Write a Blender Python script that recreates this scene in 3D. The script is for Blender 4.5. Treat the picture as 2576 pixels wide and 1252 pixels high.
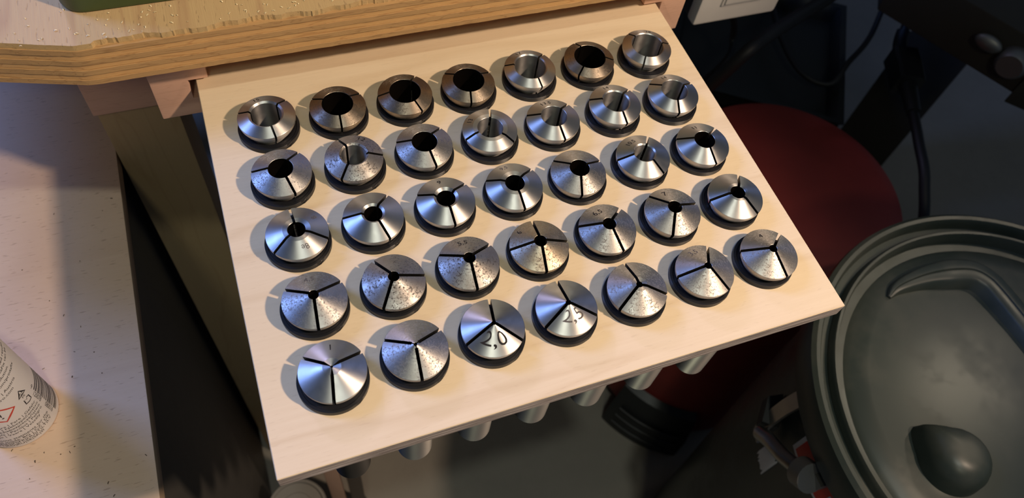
import bpy, bmesh, math, random
from mathutils import Vector, Matrix
random.seed(7)
for o in list(bpy.data.objects):
    bpy.data.objects.remove(o)
scene = bpy.context.scene
COL = scene.collection

# ------------------------------------------------------------------ camera
# working frame: millimetres, origin in the middle of the tray on the plane of the collet rims;
# that plane lies 0.80 m above the floor
ZR = 0.80
def W(x, y, z=0.0):
    return Vector((x / 1000.0, y / 1000.0, ZR + z / 1000.0))

R = ((0.9355313346, -0.3356056073, 0.1102270306),
     (-0.2326366376, -0.8201688474, -0.5226884891),
     (0.2658219644, 0.4633486140, -0.8453678165))
cd = bpy.data.cameras.new('camera')
cam = bpy.data.objects.new('camera', cd)
COL.objects.link(cam)
m = Matrix.Identity(4)
for i in range(3):
    m[i][0] = R[0][i]
    m[i][1] = -R[1][i]
    m[i][2] = -R[2][i]
loc = W(-107.747, -198.314, 299.949)
for i in range(3):
    m[i][3] = loc[i]
cam.matrix_world = m
cd.sensor_width = 36.0
cd.lens = 1935.0 / 2576.0 * 36.0
cd.clip_start = 0.01
cd.clip_end = 30.0
cd.dof.use_dof = True
cd.dof.focus_distance = 0.372
cd.dof.aperture_fstop = 13.0
scene.camera = cam

# ------------------------------------------------------------------ world, lamps, exposure
world = bpy.data.worlds.new('workshop_air')
scene.world = world
world.use_nodes = True
wb = world.node_tree.nodes['Background']
wb.inputs[0].default_value = (0.55, 0.72, 1.0, 1)
wb.inputs[1].default_value = 0.085

def lamp(name, kind, pos, power, color, size=0.05, target=None, size_y=None, spot=None, blend=0.3):
    l = bpy.data.lights.new(name, kind)
    l.energy = power
    l.color = color
    if kind in ('POINT', 'SPOT'):
        l.shadow_soft_size = size
    if kind == 'AREA':
        l.size = size
        if size_y:
            l.shape = 'RECTANGLE'
            l.size_y = size_y
    if kind == 'SPOT':
        l.spot_size = math.radians(spot)
        l.spot_blend = blend
    o = bpy.data.objects.new(name, l)
    COL.objects.link(o)
    o.location = W(*pos)
    if target is not None:
        d = W(*target) - o.location
        o.rotation_euler = d.to_track_quat('-Z', 'Y').to_euler()
    return o

# warm work lamp to the right of the tray
lamp('work_lamp', 'SPOT', (475, -405, 700), 36, (1.0, 0.76, 0.55), 0.025, (-85, 40, -10), spot=66, blend=0.85)
# daylight from a window to the left, behind the bench
lamp('window_light', 'AREA', (-860, 600, 860), 11, (0.22, 0.38, 1.0), 0.34, (0, 0, 0), 0.45)
# cold lamp behind the bench
lamp('bench_lamp', 'SPOT', (-345, 1040, 620), 14, (0.60, 0.56, 1.0), 0.06, (-230, 120, 0), spot=70)
# pendant lamp over the right-hand side of the workshop
lamp('pendant_lamp', 'SPOT', (1150, 80, 900), 8, (1.0, 0.84, 0.62), 0.05, (330, -220, -190), spot=30, blend=0.9)
# fill light added from the front to brighten the bench leg
lamp('leg_fill_light', 'AREA', (-420, -1150, 1400), 2.5, (1.0, 0.98, 0.70), 0.15, (-100, 100, -200))
# ceiling lamp
lamp('ceiling_lamp', 'SPOT', (-60, -480, 1600), 20.0, (0.95, 1.0, 0.88), 0.035, (-60, -60, -800), spot=36, blend=0.6)

vs = scene.view_settings
scene.display_settings.display_device = 'sRGB'
vs.view_transform = 'Standard'
vs.look = 'None'
vs.gamma = 1.0
vs.exposure = 0.0
vs.use_curve_mapping = False

# ------------------------------------------------------------------ material helpers
class NT:
    def __init__(self, name):
        self.mat = bpy.data.materials.new(name)
        self.mat.use_nodes = True
        self.t = self.mat.node_tree
        self.b = self.t.nodes['Principled BSDF']
    def n(self, typ, **kw):
        nd = self.t.nodes.new(typ)
        for k, v in kw.items():
            setattr(nd, k, v)
        return nd
    def link(self, a, b):
        self.t.links.new(a, b)
    def coord(self, scale=(1, 1, 1), rot=(0, 0, 0), kind='Object', loc=(0, 0, 0)):
        c = self.n('ShaderNodeTexCoord')
        mp = self.n('ShaderNodeMapping')
        mp.inputs['Scale'].default_value = scale
        mp.inputs['Rotation'].default_value = rot
        mp.inputs['Location'].default_value = loc
        self.link(c.outputs[kind], mp.inputs['Vector'])
        return mp.outputs[0]
    def noise(self, vec, scale=5, detail=4, rough=0.55, dist=0.0):
        nd = self.n('ShaderNodeTexNoise')
        nd.inputs['Scale'].default_value = scale
        nd.inputs['Detail'].default_value = detail
        nd.inputs['Roughness'].default_value = rough
        nd.inputs['Distortion'].default_value = dist
        if vec is not None:
            self.link(vec, nd.inputs['Vector'])
        return nd.outputs['Fac']
    def ramp(self, fac, stops):
        nd = self.n('ShaderNodeValToRGB')
        e = nd.color_ramp.elements
        while len(e) < len(stops):
            e.new(0.5)
        for i, (p, c) in enumerate(stops):
            e[i].position = p
            e[i].color = (*c, 1) if len(c) == 3 else c
        self.link(fac, nd.inputs[0])
        return nd.outputs[0]
    def mix(self, fac, a, b, mode='MIX'):
        nd = self.n('ShaderNodeMix', data_type='RGBA', blend_type=mode)
        for s, v in ((0, fac), (6, a), (7, b)):
            if hasattr(v, 'links') or hasattr(v, 'is_linked'):
                self.link(v, nd.inputs[s])
            elif s == 0:
                nd.inputs[0].default_value = v
            else:
                nd.inputs[s].default_value = (*v, 1)
        return nd.outputs[2]
    def math(self, op, a, b=None, c=None):
        nd = self.n('ShaderNodeMath', operation=op)
        for i, v in enumerate((a, b, c)):
            if v is None:
                continue
            if hasattr(v, 'is_linked'):
                self.link(v, nd.inputs[i])
            else:
                nd.inputs[i].default_value = v
        return nd.outputs[0]
    def bump(self, h, strength=0.3, dist=0.001):
        nd = self.n('ShaderNodeBump')
        nd.inputs['Strength'].default_value = strength
        nd.inputs['Distance'].default_value = dist
        self.link(h, nd.inputs['Height'])
        self.link(nd.outputs[0], self.b.inputs['Normal'])
    def color(self, c):
        if hasattr(c, 'is_linked'):
            self.link(c, self.b.inputs['Base Color'])
        else:
            self.b.inputs['Base Color'].default_value = (*c, 1)
    def set(self, rough=None, metal=None, spec=None):
        if rough is not None:
            if hasattr(rough, 'is_linked'):
                self.link(rough, self.b.inputs['Roughness'])
            else:
                self.b.inputs['Roughness'].default_value = rough
        if metal is not None:
            self.b.inputs['Metallic'].default_value = metal
        if spec is not None:
            self.b.inputs['Specular IOR Level'].default_value = spec

def plain(name, c, rough=0.5, metal=0.0, spec=0.5, var=0.0, scale=60):
    t = NT(name)
    if var:
        f = t.noise(t.coord(), scale, 5)
        t.color(t.mix(f, tuple(x * (1 - var) for x in c), tuple(min(1, x * (1 + var)) for x in c)))
    else:
        t.color(c)
    t.set(rough, metal, spec)
    return t.mat

def wood(name, light, dark, axis='x', scale=1.0, lines=0.5, fleck=0.0, fleckcol=(0.2, 0.12, 0.07), rough=0.6, spread=8.0, bump=0.15, rot=0.0):
    """grain runs along axis"""
    t = NT(name)
    st = {'x': (1.6, 14, 14), 'y': (14, 1.6, 14), 'z': (14, 14, 1.6)}[axis]
    st = tuple(s * scale for s in st)
    v = t.coord(st, (0, 0, rot))
    n1 = t.noise(v, 1.0, 3, 0.5, 0.3)
    fr = t.math('FRACT', t.math('MULTIPLY', n1, spread))
    tri = t.math('ABSOLUTE', t.math('SUBTRACT', fr, 0.5))
    ln = t.ramp(tri, [(0.0, (1, 1, 1)), (0.12, (0, 0, 0))])
    st2 = {'x': (6, 160, 160), 'y': (160, 6, 160), 'z': (160, 160, 6)}[axis]
    v2 = t.coord(st2, (0, 0, rot))
    n2 = t.noise(v2, 5.0 * scale, 4, 0.6)
    base = t.mix(n2, light, tuple(l * 0.55 + d * 0.45 for l, d in zip(light, dark)))
    base = t.mix(t.math('MULTIPLY', ln, lines), base, dark)
    n0 = t.noise(t.coord(tuple(s * 0.25 for s in st), (0, 0, rot)), 3.0, 2)
    base = t.mix(t.math('MULTIPLY', n0, 0.35), base, dark)
    if fleck:
        st3 = {'x': (170, 1100, 1100), 'y': (1100, 170, 1100), 'z': (1100, 1100, 170)}[axis]
        n3 = t.noise(t.coord(st3, (0, 0, rot)), 1.0, 1.5, 0.4)
        fl = t.ramp(n3, [(0.66, (0, 0, 0)), (0.72, (1, 1, 1))])
        base = t.mix(t.math('MULTIPLY', fl, fleck), base, fleckcol)
        t.bump(t.math('SUBTRACT', n2, t.math('MULTIPLY', fl, 2.0)), bump, 0.0004)
    else:
        t.bump(n2, bump, 0.0004)
    t.color(base)
    t.set(rough, 0, 0.3)
    return t.mat

def edge_ply(name, cols, thick, rough=0.7):
    """stacked thin veneers on the edge of a thin board (each about a millimetre)"""
    t = NT(name)
    c = t.n('ShaderNodeTexCoord')
    s = t.n('ShaderNodeSeparateXYZ')
    t.link(c.outputs['Object'], s.inputs[0])
    z = t.math('MULTIPLY', s.outputs[2], 1.0 / thick)
    wob = t.noise(t.coord((30, 30, 300)), 3.0, 4)
    z = t.math('ADD', z, t.math('MULTIPLY', wob, 0.35))
    fr = t.math('PINGPONG', z, 1.0)
    g = t.noise(t.coord((40, 40, 1800)), 1.0, 4, 0.7)
    col = t.mix(t.ramp(fr, [(0.25, (0, 0, 0)), (0.6, (1, 1, 1))]), cols[0], cols[1])
    col = t.mix(t.ramp(g, [(0.42, (1, 1, 1)), (0.6, (0, 0, 0))]), col, cols[2])
    t.color(col)
    t.bump(g, 0.5, 0.0006)
    t.set(rough, 0, 0.25)
    return t.mat

def steel(name, tint=(0.62, 0.60, 0.58), rough=0.27, grime=0.0, pits=0.0, aniso=0.85, rust=(0.16, 0.10, 0.06), turn=0.5):
    t = NT(name)
    c = t.n('ShaderNodeTexCoord')
    sep = t.n('ShaderNodeSeparateXYZ')
    t.link(c.outputs['Object'], sep.inputs[0])
    r = t.math('SQRT', t.math('ADD', t.math('MULTIPLY', sep.outputs[0], sep.outputs[0]), t.math('MULTIPLY', sep.outputs[1], sep.outputs[1])))
    cmb = t.n('ShaderNodeCombineXYZ')
    t.link(r, cmb.inputs[0])
    t.link(sep.outputs[2], cmb.inputs[1])
    rings = t.noise(cmb.outputs[0], 9000, 3, 0.7)
    cloud = t.noise(t.coord((1, 1, 1)), 220, 4, 0.6)
    col = t.mix(t.math('MULTIPLY', rings, 0.35), tint, tuple(x * 0.72 for x in tint))
    ro = t.math('ADD', t.math('MULTIPLY', cloud, 0.16), rough - 0.08)
    if grime:
        big = t.noise(t.coord((1, 1, 1), loc=(3.1, 1.7, 0.2)), 130, 5, 0.65)
        g = t.ramp(big, [(0.42, (0, 0, 0)), (0.68, (1, 1, 1))])
        col = t.mix(t.math('MULTIPLY', g, grime), col, rust)
        ro = t.math('ADD', ro, t.math('MULTIPLY', g, 0.25 * grime))
    h = rings
    if pits:
        area = t.ramp(t.noise(t.coord((1, 1, 1), loc=(7.7, 2.2, 0)), 95, 3), [(0.42, (0, 0, 0)), (0.56, (1, 1, 1))])
        p = t.noise(t.coord((1, 1, 1)), 1150, 5, 0.7)
        pm = t.math('MULTIPLY', t.ramp(p, [(0.52, (0, 0, 0)), (0.62, (1, 1, 1))]), area)
        col = t.mix(t.math('MULTIPLY', pm, pits), col, (0.05, 0.04, 0.035))
        ro = t.math('ADD', ro, t.math('MULTIPLY', pm, 0.3))
        h = t.math('SUBTRACT', rings, t.math('MULTIPLY', pm, 3.0))
    t.color(col)
    t.set(ro, 1.0)
    t.b.inputs['Anisotropic'].default_value = aniso
    t.b.inputs['Anisotropic Rotation'].default_value = 0.25
    # turning marks run round the axis of each collet
    tang = t.n('ShaderNodeCombineXYZ')
    t.link(t.math('MULTIPLY', sep.outputs[1], -1.0), tang.inputs[0])
    t.link(sep.outputs[0], tang.inputs[1])
    nrm = t.n('ShaderNodeVectorMath', operation='NORMALIZE')
    t.link(tang.outputs[0], nrm.inputs[0])
    vt = t.n('ShaderNodeVectorTransform', vector_type='VECTOR', convert_from='OBJECT', convert_to='WORLD')
    t.link(nrm.outputs[0], vt.inputs[0])
    t.link(vt.outputs[0], t.b.inputs['Tangent'])
    t.bump(h, 0.12 * turn / 0.5, 0.00012)
    return t.mat

# ------------------------------------------------------------------ mesh helpers
def tag(o, label=None, cat=None, group=None, kind=None):
    if label: o['label'] = label
    if cat: o['category'] = cat
    if group: o['group'] = group
    if kind: o['kind'] = kind
    return o

def empty(name, pos, label=None, cat=None, group=None):
    e = bpy.data.objects.new(name, None)
    e.empty_display_size = 0.01
    COL.objects.link(e)
    e.location = pos
    return tag(e, label, cat, group)

def base_of(parent):
    v = Vector((0, 0, 0))
    while parent is not None:
        v += parent.location
        parent = parent.parent
    return v

def mk(name, verts, faces, mats, parent=None, loc=None, smooth=None, midx=None):
    """verts in metres, world position; the object sits at loc (or on its parent's origin)"""
    off = base_of(parent) if parent is not None else (loc if loc is not None else Vector((0, 0, 0)))
    me = bpy.data.meshes.new(name)
    me.from_pydata([tuple(Vector(v) - off) for v in verts], [], faces)
    if not isinstance(mats, (list, tuple)):
        mats = [mats]
    for x in mats:
        me.materials.append(x)
    if midx:
        for p, i in zip(me.polygons, midx):
            p.material_index = i
    bm = bmesh.new(); bm.from_mesh(me)
    bmesh.ops.recalc_face_normals(bm, faces=bm.faces)
    bm.to_mesh(me); bm.free()
    if smooth is not None:
        for p in me.polygons:
            p.use_smooth = True
        me.set_sharp_from_angle(angle=math.radians(smooth))
    o = bpy.data.objects.new(name, me)
    COL.objects.link(o)
    if parent is not None:
        o.parent = parent
    else:
        o.location = off
    return o

def box(name, x0, x1, y0, y1, z0, z1, mat, parent=None, loc=None, bev=0.6, rot=None):
    """millimetre box with bevelled edges"""
    bm = bmesh.new()
    vs_ = [bm.verts.new(W(x, y, z)) for x in (x0, x1) for y in (y0, y1) for z in (z0, z1)]
    for f in ((0, 1, 3, 2), (4, 6, 7, 5), (0, 4, 5, 1), (2, 3, 7, 6), (0, 2, 6, 4), (1, 5, 7, 3)):
        bm.faces.new([vs_[i] for i in f])
    if bev:
        bmesh.ops.bevel(bm, geom=bm.edges[:], offset=bev / 1000, segments=2, affect='EDGES', profile=0.6)
    if rot:
        c, ang = rot
        bmesh.ops.rotate(bm, cent=c, matrix=Matrix.Rotation(ang, 3, 'Z'), verts=bm.verts)
    V = [v.co.copy() for v in bm.verts]
    bm.verts.index_update()
    F = [[v.index for v in f.verts] for f in bm.faces]
    bm.free()
    if parent is None and loc is None:
        loc = W((x0 + x1) / 2, (y0 + y1) / 2, z0)
    return mk(name, V, F, mat, parent, loc, 35)

def prism(name, poly, z0, z1, mat, parent=None, loc=None, bev=0.0, smooth=35):
    bm = bmesh.new()
    lo = [bm.verts.new(W(x, y, z0)) for x, y in poly]
    f = bm.faces.new(lo)
    r_ = bmesh.ops.extrude_face_region(bm, geom=[f])
    for v in r_['geom']:
        if isinstance(v, bmesh.types.BMVert):
            v.co.z += (z1 - z0) / 1000
    bmesh.ops.recalc_face_normals(bm, faces=bm.faces)
    if bev:
        es = [e for e in bm.edges if abs(e.verts[0].co.z - e.verts[1].co.z) < 1e-7]
        bmesh.ops.bevel(bm, geom=es, offset=bev / 1000, segments=2, affect='EDGES', profile=0.6)
    V = [v.co.copy() for v in bm.verts]
    bm.verts.index_update()
    F = [[v.index for v in q.verts] for q in bm.faces]
    bm.free()
    return mk(name, V, F, mat, parent, loc, smooth)

def lathe_data(prof, n=64, closed=False):
    V, F = [], []
    for r_, z in prof:
        for k in range(n):
            a = 2 * math.pi * k / n
            V.append((r_ * math.cos(a) / 1000, r_ * math.sin(a) / 1000, z / 1000))
    q = len(prof)
    for i in range(q if closed else q - 1):
        j = (i + 1) % q
        for k in range(n):
            l = (k + 1) % n
            F.append((i * n + k, i * n + l, j * n + l, j * n + k))
    if not closed:
        F.append(tuple(range(n - 1, -1, -1)))
        F.append(tuple((q - 1) * n + k for k in range(n)))
    return V, F

def lathe(name, prof, cx, cy, mat, parent=None, loc=None, n=64, closed=False, smooth=40):
    """prof: (radius, z) in mm"""
    V, F = lathe_data(prof, n, closed)
    V = [Vector(v) + W(cx, cy, 0) for v in V]
    return mk(name, V, F, mat, parent, loc, smooth)

def sweep(name, pts, section, mat, parent=None, loc=None, up=(0, 0, 1), smooth=40, closed_sec=True, taper=None, cap=True):
    """pts: Vectors in metres; section: list of (side, up) offsets in mm"""
    V, F = [], []
    n, q = len(pts), len(section)
    up = Vector(up)
    for i, p in enumerate(pts):
        d = (pts[min(i + 1, n - 1)] - pts[max(i - 1, 0)]).normalized()
        s = d.cross(up)
        if s.length < 1e-5:
            s = d.cross(Vector((1, 0, 0)))
        s.normalize()
        u = s.cross(d).normalized()
        k = taper(i / (n - 1)) if taper else 1.0
        for a, b in section:
            V.append(p + s * (a * k / 1000) + u * (b * k / 1000))
    for i in range(n - 1):
        for k in range(q):
            l = (k + 1) % q
            F.append((i * q + k, i * q + l, (i + 1) * q + l, (i + 1) * q + k))
    if cap:
        F.append(tuple(range(q - 1, -1, -1)))
        F.append(tuple((n - 1) * q + k for k in range(q)))
    return mk(name, V, F, mat, parent, loc, smooth)

def circ(r_, n=12):
    return [(r_ * math.cos(2 * math.pi * k / n), r_ * math.sin(2 * math.pi * k / n)) for k in range(n)]

def spline(pts, n=10):
    """Catmull-Rom through Vectors"""
    P = [pts[0] * 2 - pts[1]] + list(pts) + [pts[-1] * 2 - pts[-2]]
    out = []
    for i in range(1, len(P) - 2):
        for k in range(n):
            t_ = k / n
            a, b, c, d = P[i - 1], P[i], P[i + 1], P[i + 2]
            out.append(0.5 * ((2 * b) + (c - a) * t_ + (2 * a - 5 * b + 4 * c - d) * t_ ** 2 + (3 * b - a - 3 * c + d) * t_ ** 3))
    out.append(pts[-1])
    return out

# ------------------------------------------------------------------ lettering: flat outlines of every string, made once
_tx = {}
def letter(strings):
    tmp = []
    for s, sp in strings:
        cu = bpy.data.curves.new('lettering', 'FONT')
        cu.body = s
        cu.size = 1.0
        cu.resolution_u = 3
        cu.space_character = sp
        cu.align_x = 'LEFT'
        o = bpy.data.objects.new('lettering', cu)
        COL.objects.link(o)
        tmp.append((s, sp, o))
    bpy.context.view_layer.update()
    dg = bpy.context.evaluated_depsgraph_get()
    for s, sp, o in tmp:
        me = o.evaluated_get(dg).to_mesh()
        vv = [(v.co.x, v.co.y) for v in me.vertices]
        ff = [tuple(p.vertices) for p in me.polygons]
        o.evaluated_get(dg).to_mesh_clear()
        _tx[(s, sp)] = (vv, ff)
    for s, sp, o in tmp:
        cu = o.data
        bpy.data.objects.remove(o)
        bpy.data.curves.remove(cu)

def flat_text(s, size, step, sp=1.0):
    """vertices (u, v) in mm, faces; long edges divided so that the outline can follow a curved surface"""
    vv, ff = _tx[(s, sp)]
    bm = bmesh.new()
    b = [bm.verts.new((x * size, y * size, 0)) for x, y in vv]
    for f in ff:
        try:
            bm.faces.new([b[i] for i in f])
        except ValueError:
            pass
    bmesh.ops.triangulate(bm, faces=bm.faces[:])
    for _ in range(5):
        es = [e for e in bm.edges if e.calc_length() > step]
        if not es:
            break
        bmesh.ops.subdivide_edges(bm, edges=es, cuts=1)
        bmesh.ops.triangulate(bm, faces=bm.faces[:])
    bm.verts.index_update()
    V = [(v.co.x, v.co.y) for v in bm.verts]
    F = [tuple(v.index for v in f.verts) for f in bm.faces]
    bm.free()
    xs = [v[0] for v in V]; ys = [v[1] for v in V]
    return V, F, (min(xs), max(xs), min(ys), max(ys))
# ------------------------------------------------------------------ materials
M = {}
M['birch'] = wood('birch_veneer', (0.775, 0.635, 0.455), (0.57, 0.42, 0.26), 'x', 1.0, 0.42, 0.16, (0.42, 0.30, 0.20), 0.55, 6.0, 0.08)
M['birch_edge'] = edge_ply('birch_ply_edge', ((0.72, 0.64, 0.61), (0.50, 0.43, 0.405), (0.22, 0.18, 0.16)), 0.0013)
M['bench_top'] = wood('bench_veneer', (0.60, 0.44, 0.22), (0.36, 0.20, 0.11), 'y', 2.0, 0.42, 0.35, (0.25, 0.15, 0.08), 0.62, 5.0, 0.3)
M['ply_long'] = wood('ply_long_grain', (0.74, 0.46, 0.19), (0.36, 0.17, 0.06), 'x', 7, 0.5, 0.0, rough=0.6, spread=10, bump=0.3)
M['ply_cross'] = wood('ply_end_grain', (0.62, 0.39, 0.17), (0.26, 0.13, 0.05), 'x', 14, 0.5, 0.0, rough=0.75, spread=7, bump=0.5)
M['ply_torn'] = wood('ply_torn_veneer', (0.68, 0.49, 0.24), (0.42, 0.26, 0.11), 'y', 8.0, 0.4, 0.2, rough=0.75, bump=0.6)
M['rail'] = wood('beech_rail', (0.74, 0.47, 0.34), (0.50, 0.29, 0.20), 'x', 8.0, 0.35, 0.0, rough=0.6, spread=14, bump=0.2)
M['leg'] = wood('pine_leg', (0.50, 0.37, 0.20), (0.33, 0.21, 0.10), 'z', 2.0, 0.3, 0.0, rough=0.65, spread=7)
M['beech'] = wood('beech_worktop', (0.63, 0.48, 0.365), (0.48, 0.34, 0.245), 'x', 0.7, 0.22, 0.45, (0.24, 0.16, 0.105), 0.5, 5.0, 0.25, rot=-0.12)
M['beech_edge'] = wood('beech_worktop_edge', (0.50, 0.37, 0.25), (0.34, 0.23, 0.15), 'y', 1.0, 0.3)
M['cabinet'] = plain('dark_cabinet_paint', (0.055, 0.052, 0.048), 0.55, var=0.2)
M['black_print'] = plain('black_printed_plastic', (0.009, 0.009, 0.011), 0.36, spec=0.35, var=0.3, scale=900)
M['ink'] = plain('engraved_dark', (0.02, 0.017, 0.015), 0.7, spec=0.1)
M['ink_faint'] = plain('engraved_faint', (0.10, 0.085, 0.075), 0.6, spec=0.2)
M['slot'] = plain('slot_shade_black', (0.010, 0.009, 0.008), 0.5, metal=0.3)  # shade of the deep slots put into the colour; one tail reuses this black
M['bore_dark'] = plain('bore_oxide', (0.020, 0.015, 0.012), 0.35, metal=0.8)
M['steel_clean'] = steel('steel_clean', (0.56, 0.54, 0.52), 0.43, aniso=0.8)
M['steel_worn'] = steel('steel_worn', (0.50, 0.475, 0.445), 0.46, grime=0.22, pits=0.4, aniso=0.7)
M['steel_pitted'] = steel('steel_pitted', (0.50, 0.47, 0.43), 0.46, grime=0.5, pits=0.95, aniso=0.6)
M['steel_brown'] = steel('steel_brown', (0.36, 0.30, 0.235), 0.40, grime=0.35, pits=0.3, aniso=0.7)
M['steel_tan'] = steel('steel_tan', (0.54, 0.47, 0.36), 0.44, grime=0.45, pits=0.6, aniso=0.55, rust=(0.25, 0.15, 0.07))
M['thread'] = plain('thread_steel', (0.31, 0.295, 0.27), 0.36, metal=1.0)
M['bore_steel'] = plain('bored_steel', (0.17, 0.155, 0.14), 0.28, metal=1.0)
M['bore_bright'] = steel('bright_bored_steel', (0.46, 0.44, 0.42), 0.40, aniso=0.85)
M['green'] = plain('green_machine_paint', (0.052, 0.085, 0.028), 0.4, var=0.25, scale=25)
M['red'] = plain('red_plastic', (0.27, 0.030, 0.022), 0.6, var=0.3, scale=14)
t = NT('dark_green_plastic')
f1 = t.noise(t.coord(), 9, 5)
c1 = t.mix(f1, (0.022, 0.030, 0.028), (0.044, 0.056, 0.048))
d1 = t.ramp(t.noise(t.coord(loc=(1.3, 0.4, 0)), 11, 6, 0.62), [(0.45, (0, 0, 0)), (0.72, (1, 1, 1))])
t.color(t.mix(t.math('MULTIPLY', d1, 0.55), c1, (0.105, 0.10, 0.082)))
t.set(t.math('ADD', t.math('MULTIPLY', d1, 0.25), 0.33), 0, 0.5)
M['bin'] = t.mat
M['black'] = plain('black_rubber', (0.012, 0.012, 0.013), 0.55)
M['black_soft'] = plain('black_crate_plastic', (0.018, 0.020, 0.021), 0.45)
M['machine'] = plain('dark_brown_casting', (0.040, 0.034, 0.026), 0.6, var=0.3, scale=12)
M['zinc'] = plain('worn_zinc', (0.45, 0.44, 0.42), 0.32, metal=1.0, var=0.2)
M['dull_zinc'] = plain('dull_zinc', (0.30, 0.29, 0.275), 0.5, metal=0.9)
M['white_plastic'] = plain('white_plastic', (0.72, 0.69, 0.65), 0.35, var=0.05)
M['label_white'] = plain('bottle_white', (0.72, 0.69, 0.68), 0.38)
M['print_black'] = plain('label_black_print', (0.025, 0.02, 0.02), 0.45)
M['print_red'] = plain('label_red_print', (0.55, 0.05, 0.03), 0.45)
M['sticker_red'] = plain('sticker_red', (0.75, 0.05, 0.035), 0.45)
M['sticker_white'] = plain('sticker_white', (0.85, 0.85, 0.85), 0.5)
M['tin'] = plain('grey_tin_lid', (0.22, 0.215, 0.20), 0.5, metal=0.2)
M['steel_dark'] = plain('dark_steel_tube', (0.07, 0.055, 0.045), 0.5, metal=0.3)
M['stick'] = wood('pale_lath', (0.55, 0.37, 0.28), (0.40, 0.25, 0.18), 'z', 1.0, 0.2)
M['shaving'] = plain('wood_shaving', (0.80, 0.66, 0.40), 0.7)
M['speck'] = plain('dark_grit', (0.08, 0.05, 0.03), 0.8)
M['wall'] = plain('wall_boards', (0.16, 0.12, 0.085), 0.9)
t = NT('concrete_floor')
f1 = t.noise(t.coord((1, 1, 1)), 5, 6, 0.6)
f2 = t.noise(t.coord((1, 1, 1)), 60, 5, 0.7)
cf = t.mix(f1, (0.20, 0.185, 0.16), (0.36, 0.325, 0.275))
t.color(t.mix(t.math('MULTIPLY', f2, 0.35), cf, (0.16, 0.15, 0.13)))
t.set(0.6, 0, 0.35)
t.bump(f2, 0.15, 0.002)
M['floor'] = t.mat

# ------------------------------------------------------------------ the setting
tag(mk('floor', [Vector((x, y, z)) for x in (-2.5, 3.5) for y in (-2.5, 2.0) for z in (-0.04, 0.0)],
       [(0, 1, 3, 2), (4, 6, 7, 5), (0, 4, 5, 1), (2, 3, 7, 6), (0, 2, 6, 4), (1, 5, 7, 3)], M['floor']), kind='structure')
tag(mk('wall_back', [Vector((x, y, z)) for x in (-2.5, 3.5) for y in (2.0, 2.1) for z in (-0.04, 2.6)],
       [(0, 1, 3, 2), (4, 6, 7, 5), (0, 4, 5, 1), (2, 3, 7, 6), (0, 2, 6, 4), (1, 5, 7, 3)], M['wall']), kind='structure')

def extrude_y(name, poly, y0, y1, mat, parent=None, bev=0.7):
    bm = bmesh.new()
    a = [bm.verts.new(W(x, y0, z)) for x, z in poly]
    f = bm.faces.new(a)
    r_ = bmesh.ops.extrude_face_region(bm, geom=[f])
    for v in r_['geom']:
        if isinstance(v, bmesh.types.BMVert):
            v.co.y = y1 / 1000
    bmesh.ops.recalc_face_normals(bm, faces=bm.faces)
    if bev:
        bmesh.ops.bevel(bm, geom=bm.edges[:], offset=bev / 1000, segments=2, affect='EDGES', profile=0.6)
    bm.verts.index_update()
    V = [v.co.copy() for v in bm.verts]
    F = [[v.index for v in q.verts] for q in bm.faces]
    bm.free()
    return mk(name, V, F, mat, parent, None, 35)

# ------------------------------------------------------------------ workbench: a thick plywood top, leg, apron and the two grooved rails
bench = empty('workbench', W(-90, 450, -800), 'thick plywood workbench with chamfered front corner above the tray', 'workbench')
ZB, ZT, NP = 14.4, 38.6, 8
th = (ZT - ZB) / NP
for i in range(NP):
    rnd = random.Random(40 + i)
    z0, z1 = ZB + i * th, ZB + (i + 1) * th
    j = 0.0 if i in (0, NP - 1) else (0.45 if i % 2 else 0.0)
    def edge(x):
        return 96.6 + j if x > -178 else 96.6 + j + (-178 - x) * 0.297
    xs = []
    x = 178.0
    while x > -356:
        xs.append(x)
        x -= (rnd.uniform(0.5, 1.6) if i == NP - 1 else rnd.uniform(2.2, 5.0)) if -240 < x < 120 else 15
    xs.append(-356.0)
    pts = []
    for x in xs:
        y = edge(x)
        if i == NP - 1:      # the top veneer is torn along the front
            y += 0.5 + (0.9 + 0.8 * math.sin(x * 0.11) + 0.5 * math.sin(x * 0.37) + rnd.uniform(-0.35, 0.35)) * (1.0 if x > -170 else 0.15)
        else:
            y += rnd.uniform(-0.12, 0.12)
        pts.append((x, y))
    pts += [(-356, 820), (178, 820)]
    mat = [M['ply_cross'], M['ply_long']][i % 2]
    if i == NP - 1:
        o = prism('ply', pts, z0, z1, M['ply_torn'], bench, smooth=20)
        o.data.materials.append(M['bench_top'])
        for p in o.data.polygons:
            if p.normal.z > 0.9:
                p.material_index = 1
    else:
        prism('ply', pts, z0 + 0.16, z1, mat, bench, smooth=20)
box('leg', -204.5, -157.5, 185, 255, -800, ZB, M['leg'], bench, bev=1.5)
box('apron', -204.5, -158.0, 176, 185, -88, ZB, M['rail'], bench, bev=1.0)
extrude_y('rail', [(-156.5, -31), (-128.3, -31), (-128.3, -19.2), (-138.3, -19.2), (-138.3, -6.4), (-128.3, -6.4), (-128.3, ZB), (-156.5, ZB)], 110.5, 430, M['rail'], bench)
extrude_y('rail', [(153.8, -31), (124.0, -31), (124.0, -19.2), (136.3, -19.2), (136.3, -6.4), (124.0, -6.4), (124.0, ZB), (153.8, ZB)], 110.5, 430, M['rail'], bench)
for lx in (110,):
    box('leg', lx, lx + 50, 700, 770, -800, ZB, M['leg'], bench, bev=1.5)
    box('leg', -350, -300, 700, 770, -800, ZB, M['leg'], bench, bev=1.5)

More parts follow.
